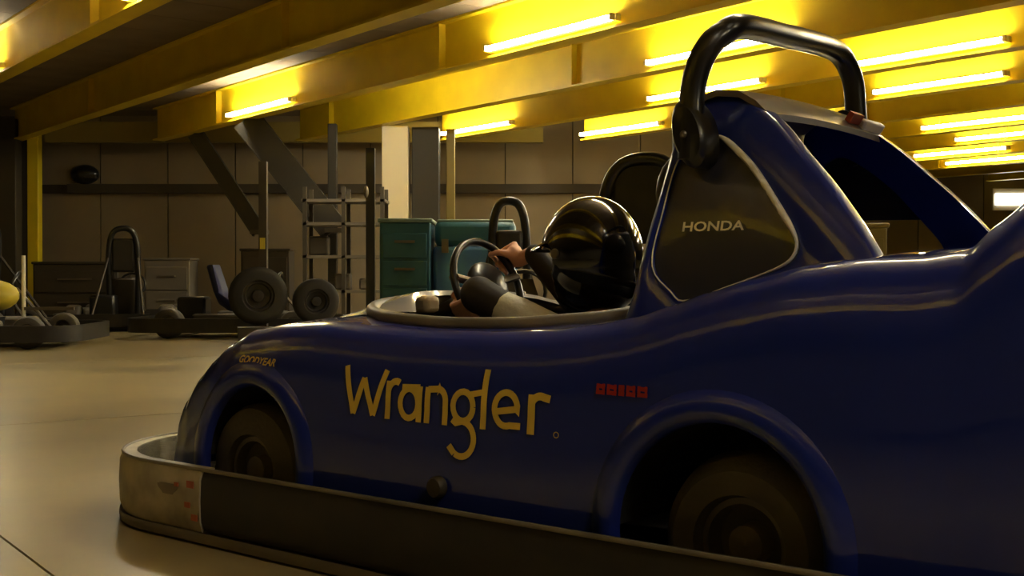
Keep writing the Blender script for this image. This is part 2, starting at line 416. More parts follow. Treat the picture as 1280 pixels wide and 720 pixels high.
def small_kart(x, y, rz, label, seat_m, hoop=True, pod=None, nose=None, pad=(.76, .26), hw=1., sz=.14):
    r = thing('go_kart', label, 'go-kart', (x, y, 0), rz)
    band(oval(.95, .62, .25), .06, .19, .035).build('bumper_rail', M_rubber, r, smooth=40)
    MB().box((0, 0, .08), (1.5, .6, .03)).build('floor_pan', M_brown, r)
    for s in (-1, 1):
        MB().tube([(-.9, s * .3, .12), (.9, s * .3, .12)], .018, 8).build('frame_tube', M_steel, r, smooth=60)
        wheel(r, .58, s * .48, .13, .12, s, nn=20); wheel(r, -.58, s * .47, .14, .16, s, nn=20)
        MB().box((0, s * .47, .16), (.72, .16, .14)).build('side_pod', pod or M_grey, r, bevel=.03)
    MB().tube([(-.58, -.47, .14), (-.58, .47, .14)], .016, 8).build('axle', M_steel, r, smooth=60)
    bucket(r, -.15, sz, seat_m)
    MB().box((-.52, .18, .26), (.28, .26, .24)).build('engine', M_black, r, bevel=.03)
    if nose: MB().box((.70, 0, .24), (.36, .66, .18)).build('nose_cone', nose, r, bevel=.06)
    wl = [(.33 + .04 * math.sin(a), .14 * math.cos(a), .48 + .13 * math.sin(a)) for a in [2 * PI * k / 20 for k in range(20)]]
    o = MB().tube(wl, .014, 6, closed=True).build('steering_wheel', M_black, r, smooth=60)
    MB().tube([(.33, 0, .48), (.62, 0, .14)], .014, 6).build('steering_column', M_steel, o, smooth=60)
    if hoop:
        hp = smooth_path([(-.36, -.17, .12), (-.38, -.19, .55), (-.40, -.18, .90), (-.40, -.12, 1.05), (-.40, 0, 1.09), (-.40, .12, 1.05), (-.40, .18, .90), (-.38, .19, .55), (-.36, .17, .12)], 5)
        hp = [Vector((p.x, p.y * hw, p.z)) for p in hp]
        o = MB().tube(hp, .030, 8).build('roll_bar', M_black, r, smooth=60)
        MB().box((-.385, 0, pad[0]), (.05, .30 * hw, pad[1])).build('headrest', M_rubber, o, bevel=.03)
        for s in (-1, 1): MB().tube([(-.39, s * .185 * hw, .8), (-.85, s * .26, .14)], .014, 6).build('stay', M_brown, o, smooth=60)
    return r
small_kart(-4.45, 9.95, .08, 'parked kart at the left edge with yellow nose and a pale upright rod', M_dark, False, M_grey, None)
r = thing('flag_rod', 'pale upright rod standing on the parked kart at the left edge', 'rod', (-4.05, 9.95, .19))
MB().tube([(0, 0, 0), (.0, 0, .56)], .018, 8).build('pole', M_col, r, smooth=60); MB().box((.2, 0, .12), (.44, .03, .025)).build('bar', M_steel, r)
r = thing('yellow_bag', 'bright yellow rounded bag lying on the kart at the left edge', 'bag', (-4.24, 9.78, .30))
MB().ball((0, 0, .12), (.22, .17, .13), 14, 9).build('bag_body', M_yel2, r, smooth=60); MB().tube([(-.08, 0, .22), (0, 0, .29), (.08, 0, .22)], .012, 6).build('handle', M_brown, r, smooth=60)
small_kart(-4.22, 13.2, 1.75, 'parked kart with a tall padded hoop, in front of the grey cabinet', M_brown, True, M_grey, None, (.80, .36), .8)
small_kart(-2.60, 11.6, 0, 'parked kart side-on with a blue seat and a long low rubber rail', M_seatbl, False, M_brown, None, (.76, .26), 1., .27)
small_kart(.03, 7.75, -1.45, 'parked kart with a tall padded hoop right of the blue box', M_brown, True, M_grey, None, (.76, .26), .62)
small_kart(.72, 5.6, 1.2, 'dark parked kart directly behind the driver, only its hoop and headrest showing', M_dark, True, M_black, None, (.90, .36))
small_kart(-5.33, 11.35, PI, 'parked kart with a hoop, cut off by the left edge behind the yellow bag', M_brown, True, M_grey)
# spare tyres standing by the marker post
for k, (x, y, h, lb) in enumerate(((-2.18, 10.3, .25, 'large black spare wheel standing upright at the foot of the reflector post'), (-1.70, 10.4, .20, 'smaller black spare wheel leaning just right of the large one'))):
    r = thing('spare_wheel', lb, 'wheel', (x, y, .16), .25); wheel(r, 0, 0, h, .16, -1, hub=M_rubber, tm=M_black2)
    MB().box((0, 0, -.09), (.34, .3, .14)).build('stand', M_brown, r)

# ================================================================ HERO KART (u forward, v to the kart's left, z up)
A = math.radians(39.6)
OX, OY = .6925, 2.3007
KR = math.radians(180 - 39.6)
K = thing('racing_kart', 'glossy blue stock-car bodied go-kart with yellow lettering, in the foreground', 'go-kart', (OX, OY, 0), KR)
ZS = [(-.60, .70), (-.50, .705), (-.43, .69), (-.385, .655), (-.345, .618), (-.28, .609), (-.2, .607), (-.1, .597), (0, .575), (.08, .553), (.15, .53), (.22, .510), (.3, .495), (.4, .482), (.55, .474), (.72, .472), (.9, .478),
      (1.0, .482), (1.15, .474), (1.26, .459), (1.33, .432), (1.40, .395), (1.46, .357), (1.52, .312), (1.57, .268), (1.62, .215), (1.655, .17)]
WS = [(-.60, .555), (-.45, .565), (-.2, .575), (.4, .575), (1.1, .572), (1.25, .563), (1.35, .557), (1.45, .542), (1.52, .52), (1.57, .49), (1.62, .435), (1.655, .34)]
ARCH = [(.015, .165, .186), (1.175, .172, .168)]
ZR = .10
def zs(u): return interp(ZS, u)
def wdt(u): return interp(WS, u)
def fil(u): return min(.150, (zs(u) - ZR) * .6)
def side_v(u, z):
    w_ = wdt(u); z1 = zs(u) - fil(u)
    if z <= z1: return w_ - .004 - .012 * ((z - ZR) / max(.01, z1 - ZR)) ** 2 + (.004 if z > .2 else .004)
    t = min(1, (z - z1) / fil(u)); return w_ - .012 - .085 * (1 - math.sqrt(max(0, 1 - t * t)))
def deck_z(u, v):
    vs = wdt(u) - .097; return zs(u) + .022 * (1 - (v / vs) ** 2) if abs(v) < vs else zs(u)
UC, UA, VA = .705, .435, .425
def v_in(u):
    t = abs((u - UC) / UA)
    return VA * (1 - t ** 2.6) ** (1 / 2.6) if t < 1 else 0.
us = set()
u = -.60
while u <= 1.6551: us.add(round(u, 4)); u += .01
for (c, z, r) in ARCH:
    for k in range(61): us.add(round(c + r * math.cos(PI * k / 60), 4))
for k in range(41): us.add(round(UC + UA * math.cos(PI * k / 40) * .9999, 4))
us = sorted(us)
us = [x for i, x in enumerate(us) if i == 0 or x - us[i - 1] > .0012]
NS, NF, ND = 10, 10, 14
def shell(sign):
    V = []; Fc = []
    for u in us:
        zb = ZR
        for (c, z0, r) in ARCH:
            if abs(u - c) < r: zb = max(zb, z0 + math.sqrt(r * r - (u - c) ** 2))
        z1 = zs(u) - fil(u); z1b = max(zb + .001, z1); zt = zs(u)
        col = []
        for k in range(NS): z = zb + (z1 - zb) * k / NS if z1 > zb else zb; col.append((side_v(u, z), z))
        for k in range(NF + 1):
            a = PI / 2 * k / NF; z = z1 + fil(u) * math.sin(a)
            z = max(z, zb); col.append((wdt(u) - .012 - .085 * (1 - math.cos(a)), z))
        ve = col[-1][0]; vi = v_in(u)
        for k in range(1, ND + 1):
            v = ve + (vi - ve) * k / ND; col.append((v, deck_z(u, v)))
        for (v, z) in col: V.append(Vector((u, sign * v, z)))
    m = NS + NF + 1 + ND
    for i in range(len(us) - 1):
        for k in range(m - 1):
            a = i * m + k; Fc.append((a, a + 1, a + m + 1, a + m))
    # end caps
    return V, Fc, m
V, Fc, m_ = shell(1); V2, F2, _ = shell(-1)
n0 = len(V); V += V2; Fc += [tuple(i + n0 for i in f) for f in F2]
iL = (len(us) - 1) * m_
Fc.append([iL + k for k in range(m_)] + [n0 + iL + k for k in reversed(range(m_ - 1))])
Fc.append([k for k in range(m_)] + [n0 + k for k in reversed(range(m_ - 1))])
body = finish('body_shell', V, Fc, M_blue, K)
bm = bmesh.new(); bm.from_mesh(body.data); bmesh.ops.remove_doubles(bm, verts=bm.verts, dist=.0003); bmesh.ops.recalc_face_normals(bm, faces=bm.faces); bm.to_mesh(body.data); bm.free()
for p in body.data.polygons: p.use_smooth = True
body.data.set_sharp_from_angle(angle=math.radians(42))
md = body.modifiers.new('solid', 'SOLIDIFY'); md.thickness = .006; md.offset = -1

# arch flares, liners, wheels
for sgn in (1, -1):
    for (c, z0, r) in ARCH:
        pts = []; rr = r + .012
        for k in range(37):
            a = math.radians(-22 + 224 * k / 36); uu = c + rr * math.cos(a); zz = max(.085, z0 + rr * math.sin(a))
            pts.append((uu, sgn * (side_v(uu, max(zz, ZR)) + .002), zz))
        q = MB(); prof = [(-.014, -.012), (-.012, .004), (-.004, .010), (.008, .011), (.022, .007), (.036, -.001), (.044, -.010)]
        for k, p in enumerate(pts):
            a = math.radians(-22 + 224 * k / 36); rd = Vector((math.cos(a), 0, math.sin(a)))
            for (dr, dv) in prof: q.v.append(Vector(p) + rd * dr + Vector((0, sgn * dv, 0)))
        np_ = len(prof)
        for i in range(len(pts) - 1):
            for k in range(np_ - 1): a = i * np_ + k; q.f.append((a, a + 1, a + np_ + 1, a + np_))
        q.build('arch_flare', M_blue, K, smooth=70)
        q = MB(); n = 24; W0 = sgn * .556; W1 = sgn * .26
        for k in range(n + 1):
            a = PI * k / n
            for v in (W0, W1): q.v.append(Vector((c + (r + .004) * math.cos(a), v, z0 + (r + .004) * math.sin(a))))
        for k in range(n): q.f.append((2 * k, 2 * k + 1, 2 * k + 3, 2 * k + 2))
        cI = len(q.v); q.v.append(Vector((c, W1, z0)))
        for k in range(n): q.f.append((2 * k + 1, 2 * k + 3, cI))
        q.build('wheel_well', M_dark, K)
for s in (1, -1):
    t = wheel(K, 0, s * .43, .15, .19, s, nn=48)
    wheel(K, 1.215, s * .468, .147, .13, s, nn=44)
MB().tube([(0, -.40, .15), (0, .40, .15)], .02, 10).build('axle', M_steel, K, smooth=60)
MB().tube([(1.215, -.42, .147), (1.215, .42, .147)], .016, 10).build('front_axle', M_steel, K, smooth=60)
MB().box((.55, 0, .075), (1.9, .80, .03)).build('floor_pan', M_dark, K)
for s in (-1, 1): MB().tube([(-.55, s * .36, .10), (1.55, s * .36, .10)], .02, 8).build('frame_tube', M_black, K, smooth=60)
MB().box((-.08, 0, .30), (.40, .44, .30)).build('engine', M_dark, K, bevel=.02)

# perimeter rail
rail = []
def rl(L0, L1, W1, rc, n=10):
    pts = []
    for (cx, cy, a0) in ((L1 - rc, W1 - rc, 0), (L0 + .2, W1 - .2, 90), (L0 + .2, -W1 + .2, 180), (L1 - rc, -W1 + rc, 270)):
        R_ = rc if cx > 0 else .2
        for k in range(n + 1):
            a = math.radians(a0 + 90 * k / n); pts.append((cx + R_ * math.cos(a), cy + R_ * math.sin(a)))
    return pts
RP = rl(-.75, 1.775, .652, .35, 16)
def sub(path, z0, z1, th, off=0., closed=True):
    q = MB(); n = len(path); P = []
    for i, (x, y) in enumerate(path):
        a = Vector(path[i - 1]) if (closed or i) else Vector(path[0]); c = Vector(path[(i + 1) % n]) if (closed or i < n - 1) else Vector(path[-1])
        t = (c - a).normalized(); no = Vector((t.y, -t.x))
        hh = (z1 - z0)
        for (o_, z) in ((off - th, z0), (off - .004, z0), (off + .004, z0 + .02), (off + .006, (z0 + z1) / 2), (off + .004, z1 - .02), (off - .004, z1), (off - th, z1)): q.v.append(Vector((x + no.x * o_, y + no.y * o_, z)))
    k7 = 7
    for i in range(n if closed else n - 1):
        j = (i + 1) % n
        for k in range(k7): q.f.append((i * k7 + k, i * k7 + (k + 1) % k7, j * k7 + (k + 1) % k7, j * k7 + k))
    if not closed:
        q.f.append(tuple(range(k7))); q.f.append(tuple((n - 1) * k7 + k for k in range(k7)))
    return q
sub(RP, .030, .160, .032).build('bumper_rail', M_rubber, K, smooth=35)
# densify for the white tape piece
dens = []
for i in range(len(RP)):
    a = Vector(RP[i]); b_ = Vector(RP[(i + 1) % len(RP)]); nseg = max(1, int((b_ - a).length / .02))
    for k in range(nseg): dens.append(tuple(a.lerp(b_, k / nseg)))
tape = [p for p in dens if p[1] > .10 and p[0] > 1.205]
tape.sort(key=lambda p: math.atan2(p[1] - .1, p[0] - 1.0))
sub(tape, .027, .1635, .036, .004, False).build('corner_tape', M_tape, K, smooth=35)['label'] = 'scuffed off-white tape on the front corner of the rail'
q = MB()
for (uu, z, s_) in ((1.25, .13, .010), (1.26, .085, .008), (1.235, .06, .009), (1.30, .125, .006)):
    q.box((uu, .652 + .0135, z), (s_ * 2.4, .002, s_ * 1.5))
q.build('tape_mark', mat('orange_mark', (.42, .10, .05), .5), K)
q = MB()
for k in range(14):
    a = 2 * PI * k / 14; q.v.append(Vector((1.335 + .035 * math.cos(a) * (1 + .3 * math.sin(3 * a)), .6635, .112 + .016 * math.sin(a) * (1 + .25 * math.cos(2 * a)))))
q.f.append(tuple(range(14))); q.build('tape_scuff', M_trim, K)
sub(RP, .008, .026, .07, .004).build('steel_skirt', M_steel, K, smooth=35)
lip = [(x, y) for (x, y) in RP]
q = MB().tube([(x, y, .163) for (x, y) in RP], .0045, 6, closed=True); q.build('rail_lip', M_trim, K, smooth=60)
for uu in (.60, -.35, 1.0):
    for s in (1, -1): MB().tube([(uu, s * .45, .11), (uu, s * .64, .11)], .014, 8).build('rail_bracket', M_black, K, smooth=60)
q = MB().lathe([(.0, 0), (.017, 0), (.021, -.006), (.021, -.02)], (.602, side_v(.602, .17) + .016, .185), 'y', 20); q.build('filler_cap', M_brown, K, smooth=40)

# cockpit edging
pts = []
for k in range(96):
    a = 2 * PI * k / 96; cs, sn = math.cos(a), math.sin(a); e = 2 / 2.6
    uu = UC + UA * (abs(cs) ** e) * (1 if cs > 0 else -1); vv = VA * (abs(sn) ** e) * (1 if sn > 0 else -1)
    pts.append((uu, vv, deck_z(uu, vv) + .006 + .018 * max(0, (uu - 1.0) / .14)))
MB().tube(pts, .015, 10, closed=True).build('cockpit_edging', M_trim, K, smooth=60)
# cockpit tub (inner wall)
q = MB()
for (x, y, z) in pts: q.v += [Vector((x, y, z - .005)), Vector((UC + (x - UC) * .97, y * .93, .12))]
for k in range(96): q.f.append((2 * k, 2 * k + 1, 2 * ((k + 1) % 96) + 1, 2 * ((k + 1) % 96)))
q.build('cockpit_tub', M_dark, K, smooth=60)
# raised dash cowl in front of the wheel
q = MB(); n = 20
for j, (fu, hz) in enumerate(((1.27, .004), (1.22, .020), (1.16, .040), (1.11, .046), (1.105, .034))):
    for k in range(n + 1):
        a = -1 + 2 * k / n; vv = a * (.36 - .02 * j); uu = fu - .16 * a * a
        q.v.append(Vector((uu, vv, deck_z(uu, vv) + hz * (1 - abs(a) ** 4 * .85))))
for j in range(4):
    for k in range(n): a = j * (n + 1) + k; q.f.append((a, a + 1, a + n + 2, a + n + 1))
q.build('dash_cowl', M_dash, K, smooth=60)
MB().box((1.075, .125, .512), (.075, .05, .042)).build('dash_pad', M_cream, K, bevel=.012)

# seat & bulkhead
bucket(K, .52, .12, M_black, .22, .34)
q = MB()
q.box((.262, 0, .66), (.05, .56, .42)); q.build('bulkhead_pad', M_rubber, K, bevel=.03, seg=3)
MB().ball((.315, .10, .74), (.05, .16, .10), 20, 12).build('headrest', M_black, K, smooth=60)

# greenhouse
def sv(z): return .385 - .30 * (z - .5) - .12 * max(0, z - .8)
outer = [(.31, .46), (.297, .55), (.283, .65), (.268, .75), (.262, .83), (.258, .875), (.235, .905), (.185, .922), (.14, .912), (.10, .885), (.05, .845), (0, .795), (-.05, .745), (-.09, .70), (-.13, .65), (-.165, .598), (-.185, .55), (-.1, .54), (.05, .50), (.2, .46)]
inner = [(.262, .60), (.255, .70), (.246, .78), (.228, .818), (.20, .835), (.165, .833), (.12, .802), (.076, .762), (.02, .694), (-.012, .652), (-.020, .628), (-.010, .606), (.02, .590), (.10, .562), (.185, .536), (.215, .552)]
CU, CZ = .12, .69
def ray(poly, a):
    d = Vector((math.cos(a), math.sin(a))); best = None
    P = [Vector(p) for p in poly]
    for i in range(len(P)):
        p = P[i] - Vector((CU, CZ)); q_ = P[(i + 1) % len(P)] - Vector((CU, CZ)); e = q_ - p
        den = d.x * e.y - d.y * e.x
        if abs(den) < 1e-9: continue
        t = (p.x * e.y - p.y * e.x) / den; s = (p.x * d.y - p.y * d.x) / den
        if t > 0 and -1e-6 <= s <= 1 + 1e-6 and (best is None or t > best): best = t
    return (CU + d.x * best, CZ + d.y * best)
so = [tuple(p)[:2] for p in smooth_path([(a, b_, 0) for a, b_ in outer], 4, True)]
si = [tuple(p)[:2] for p in smooth_path([(a, b_, 0) for a, b_ in inner], 4, True)]
NR = 120
RO = [ray(so, 2 * PI * k / NR) for k in range(NR)]; RI = [ray(si, 2 * PI * k / NR) for k in range(NR)]
def bulge(u, z): return .018 * math.sin(PI * max(0, min(1, (z - .45) / .5)))
for sgn in (1, -1):
    q = MB(); rings = []
    levels = [(0, -.040), (0, -.012), (.03, -.003), (.10, .0), (.5, .004), (.90, 0), (.97, -.003), (1, -.010), (1, -.038), (.5, -.044)]
    for k in range(NR):
        (a, b_), (c, d) = RO[k], RI[k]
        for (f, dv) in levels:
            uu = a + (c - a) * f; zz = b_ + (d - b_) * f
            q.v.append(Vector((uu, sgn * (sv(zz) + bulge(uu, zz) + dv), zz)))
    nl = len(levels)
    for k in range(NR):
        j = (k + 1) % NR
        for l in range(nl): q.f.append((k * nl + l, k * nl + (l + 1) % nl, j * nl + (l + 1) % nl, j * nl + l))
    pil = q.build('roof_pillar', M_blue, K, smooth=40)
    if sgn > 0:
        q = MB(); c0 = None
        for k in range(NR):
            for f in (1., .5):
                uu = CU + (RI[k][0] - CU) * f; zz = CZ + (RI[k][1] - CZ) * f
                q.v.append(Vector((uu, sgn * (sv(zz) + bulge(uu, zz) - .008 + (.004 if f < 1 else 0)), zz)))
        cc = len(q.v); q.v.append(Vector((CU, sgn * (sv(CZ) + bulge(CU, CZ) - .004), CZ)))
        for k in range(NR):
            j = (k + 1) % NR; q.f.append((2 * k, 2 * j, 2 * j + 1, 2 * k + 1)); q.f.append((2 * k + 1, 2 * j + 1, cc))
        q.build('side_window', M_window, pil, smooth=60)['label'] = 'smoky grey side window panel with pale lettering'
        # raised bead round the window, its lamp highlight painted in as white
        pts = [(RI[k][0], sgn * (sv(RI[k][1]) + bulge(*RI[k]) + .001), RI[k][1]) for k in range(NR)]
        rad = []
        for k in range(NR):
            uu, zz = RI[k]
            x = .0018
            if zz > .60 and uu < .165: x = .0062  # thicker where the painted highlight is broad
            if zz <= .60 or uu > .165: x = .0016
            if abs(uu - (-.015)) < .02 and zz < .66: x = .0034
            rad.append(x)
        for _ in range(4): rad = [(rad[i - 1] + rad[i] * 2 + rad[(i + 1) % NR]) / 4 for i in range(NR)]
        MB().tube(pts, rad, 6, closed=True).build('window_highlight_bead', M_white, pil, smooth=60)
    else:
        # black mesh panel closing the top of the open far window
        q = MB(); up = [p for p in RI if p[1] > .70]
        up.sort(key=lambda p: math.atan2(p[1] - .70, p[0] - .12))
        base = [(x, sgn * (sv(z) + bulge(x, z) - .02), z) for x, z in up]
        nb = len(base); q.v += [Vector(p) for p in base] + [Vector((x, y + .008, z)) for x, y, z in base]
        q.f.append(tuple(range(nb))); q.f.append(tuple(range(nb, 2 * nb)))
        for k in range(nb): q.f.append((k, (k + 1) % nb, nb + (k + 1) % nb, nb + k))
        q.build('window_net', M_dark, pil)
# roof plate
q = MB(); prof = [(.285, .865), (.268, .893), (.235, .912), (.19, .924), (.145, .918), (.11, .897), (.085, .872)]
n = 16
for th in (0, -.012):
    for (uu, zz) in prof:
        for k in range(n + 1):
            a = -1 + 2 * k / n; q.v.append(Vector((uu - .03 * (1 - a * a) * (1 if uu > .2 else -.2), a * .265, zz + .010 * (1 - a * a) + th)))
mm = len(prof) * (n + 1)
for l in range(2):
    for j in range(len(prof) - 1):
        for k in range(n): a = l * mm + j * (n + 1) + k; q.f.append((a, a + 1, a + n + 2, a + n + 1))
for j in range(len(prof) - 1):
    for k in (0, n): a = j * (n + 1) + k; q.f.append((a, a + n + 1, a + n + 1 + mm, a + mm))
for k in range(n):
    for j in (0, len(prof) - 1): a = j * (n + 1) + k; q.f.append((a, a + 1, a + 1 + mm, a + mm))
q.build('roof_plate', M_roof, K, smooth=40)
MB().box((.10, -.14, .905), (.012, .05, .022), (0, -.6, 0)).build('roof_sticker', mat('red_sticker', (.35, .05, .03), .5), K)
MB().box((.10, -.215, .892), (.02, .10, .03), (0, -.6, 0)).build('roof_bracket', M_col, K, bevel=.005)

# roll bar
rb = smooth_path([(.196, .345, .79), (.195, .345, .85), (.197, .338, .91), (.190, .330, .957), (.176, .316, .995), (.163, .292, 1.018), (.150, .245, 1.038), (.160, .05, 1.052), (.180, -.17, 1.067), (.178, -.25, 1.056), (.168, -.285, 1.008), (.163, -.29, .94), (.160, -.29, .88)], 6)
o = MB().tube(rb, .0235, 16).build('roll_bar', M_black, K, smooth=60)
for s, (uu, zz, vv) in ((1, (.194, .835, .338)), (-1, (.17, .88, -.292))):
    q = MB(); pl = []
    for k in range(28):
        a = 2 * PI * k / 28; pl.append((uu + .034 * math.cos(a) + .012 * math.sin(a), zz + .062 * math.sin(a)))
    for (dv, sc_) in ((-.03, 1), (.018, 1), (.028, .8)):
        for (a, b_) in pl: q.v.append(Vector((uu + (a - uu) * sc_, vv + s * dv, zz + (b_ - zz) * sc_)))
    for l in range(2):
        for k in range(28): q.f.append((l * 28 + k, l * 28 + (k + 1) % 28, (l + 1) * 28 + (k + 1) % 28, (l + 1) * 28 + k))
    q.f.append(tuple(range(56, 84))); q.f.append(tuple(range(28)))
    bk = q.build('mounting_bracket', M_black, o, smooth=40)
    
MB().ball((.194, .374, .832), (.007, .005, .007), 12, 8).build('bolt', M_steel, K, smooth=60)

# ---- lettering: strokes laid on the body side
def ribbon(strokes, to3, name, m, parent, h=.0015):
    q = MB()
    for (pts, wd) in strokes:
        P = [Vector(p) for p in pts]; n = len(P); L_ = []; R_ = []
        for i in range(n):
            if i == 0: t = (P[1] - P[0]).normalized(); nn = Vector((-t.y, t.x)); k = 1
            elif i == n - 1: t = (P[-1] - P[-2]).normalized(); nn = Vector((-t.y, t.x)); k = 1
            else:
                t0 = (P[i] - P[i - 1]).normalized(); t1 = (P[i + 1] - P[i]).normalized(); t = (t0 + t1).normalized(); nn = Vector((-t.y, t.x)); k = 1 / max(.5, t.dot(t0))
            ww = wd[i] if isinstance(wd, (list, tuple)) else wd
            L_.append(P[i] + nn * ww / 2 * k); R_.append(P[i] - nn * ww / 2 * k)
        # subdivide long pieces so they hug the curved body
        for i in range(n - 1):
            ns = max(1, int((P[i + 1] - P[i]).length / .01))
            for s in range(ns):
                c4 = []
                for (side, f) in ((L_, s / ns), (R_, s / ns), (R_, (s + 1) / ns), (L_, (s + 1) / ns)): c4.append(side[i].lerp(side[i + 1], f))
                q.add([to3(p, h) for p in c4], [(0, 1, 2, 3)])
    return q.build(name, m, parent)
def arc(cx, cy, rx, ry, a0, a1, n=14): return [(cx + rx * math.cos(math.radians(a0 + (a1 - a0) * k / n)), cy + ry * math.sin(math.radians(a0 + (a1 - a0) * k / n))) for k in range(n + 1)]
X0, ZB0 = .862, .303
def side3(p, h): 
    uu, zz = X0 + .013 - p[0] * 1.085, ZB0 - .002 + p[1]; return Vector((uu, side_v(uu, zz) + h + .0012, zz))
W_ = .013
xh = .068
ST = [
 ([(.002, .098), (.028, .004)], W_), ([(.028, .004), (.053, .076)], W_), ([(.053, .076), (.080, .004)], W_), ([(.080, .004), (.108, .094)], W_),
 ([(.118, .0), (.118, xh + .006)], W_), (arc(.136, .052, .018, .022, 170, 62, 8), W_),
 (arc(.171, .034, .022, .028, 0, 360, 20), .012), ([(.196, 0), (.196, xh)], W_), ([(.152, .064), (.196, .066)], .012),
 ([(.216, 0), (.216, xh)], W_), ([(.216, .064), (.240, .066)] + arc(.240, .044, .019, .022, 90, 0, 8) + [(.259, 0)], .0125),
 (arc(.300, .038, .023, .027, 0, 360, 20), .012), ([(.312, .060), (.344, .067)], .011), (arc(.300, -.022, .028, .032, 85, -120, 16), .012), ([(.276, .012), (.285, .006), (.300, .010)], .011),
 ([(.285, -.050), (.272, -.036)], .013),
 ([(.347, .0), (.347, .108)], W_),
 ([(.372, .034), (.420, .042)] + arc(.396, .040, .025, .030, 0, 290, 22) + [(.428, .012)], .012),
 ([(.450, 0), (.450, xh + .002)], .015), (arc(.468, .050, .018, .018, 165, 65, 8) + [(.488, .064)], .0135),
]
LW = ribbon(ST, side3, 'lettering', M_yellow, body)
LW['label'] = 'large yellow lettering along the body side'
ribbon([(arc(.503, .004, .005, .005, 0, 360, 10), .0015), ], side3, 'trade_mark', M_yellow, body)
def text_mesh(s, name, m, parent, to3, size, sx=1., shear=0., bold=.0):
    cu = bpy.data.curves.new('t', 'FONT'); cu.body = s; cu.size = 1; cu.shear = shear; cu.offset = bold; cu.resolution_u = 3
    ob = bpy.data.objects.new('t', cu); C.objects.link(ob); bpy.context.view_layer.update()
    me = bpy.data.meshes.new_from_object(ob.evaluated_get(bpy.context.evaluated_depsgraph_get()))
    bpy.data.objects.remove(ob); bpy.data.curves.remove(cu)
    xs = [v.co.x for v in me.vertices]; x0, x1 = min(xs), max(xs)
    for v in me.vertices: v.co = to3(((v.co.x - x0) / (x1 - x0) * sx, v.co.y * size), .0015)
    me.name = name; me.materials.clear(); me.materials.append(m)
    o = bpy.data.objects.new(name, me); C.objects.link(o); o.parent = parent; return o
def win3(p, h):
    uu, zz = .205 - p[0], .660 + p[1]; return Vector((uu, sv(zz) + bulge(uu, zz) + .004 + h, zz))
text_mesh('HONDA', 'lettering', M_hlet, K, win3, .024, .124, 0, .02)['label'] = 'pale lettering on the side window'
def gy3(p, h):
    uu, zz = 1.238 - p[0], .389 + p[1] - .02 * p[0]; return Vector((uu, side_v(uu, zz) + h + .0035, zz))
text_mesh('GOODYEAR', 'lettering', mat('ochre_lettering', (.75, .55, .12), .5), K, gy3, .022, .140, .3, .025)['label'] = 'small ochre lettering above the front wheel arch'
def rd3(p, h):
    uu, zz = .248 - p[0], .381 + p[1]; return Vector((uu, side_v(uu, zz) + h + .0012, zz))
rs = []
for k, (a, b_) in enumerate(((0, .018), (.022, .042), (.046, .058), (.062, .080), (.084, .104))):
    rs.append(([(a, .004), (b_, .003)], .007)); rs.append(([(a, .014), (b_, .013)], .007)); rs.append(([(a + .003, .0), (a + .003, .018)], .006)); rs.append(([(b_ - .003, .0), (b_ - .003, .018)], .005))
ribbon(rs, rd3, 'red_decal', M_red, body)['label'] = 'small red decal ahead of the rear wheel arch'

# steering wheel
WC = Vector((.975, 0, .556)); WP = Vector((.36, 0, .933)).normalized(); WN = Vector((-.933, 0, .36)).normalized()
def rimp(a, R=.116): return WC + Vector((0, 1, 0)) * R * math.cos(a) + WP * R * math.sin(a)
sw = MB().tube([rimp(2 * PI * k / 40) for k in range(40)], .0095, 10, closed=True).build('steering_wheel', M_black, K, smooth=60)
Mx = Matrix((WP, Vector((0, 1, 0)), WN)).transposed()
MB().ball(WC, (.062, .070, .022), 20, 10, Mx).build('hub_pad', M_black, sw, smooth=60)
for a in (0.2, PI - .2, -PI / 2): MB().tube([WC, rimp(a)], .010, 8, flat=1.8).build('spoke', M_steel, sw, smooth=60)
MB().tube([WC, WC - WN * .35], .014, 8).build('steering_column', M_steel, sw, smooth=60)

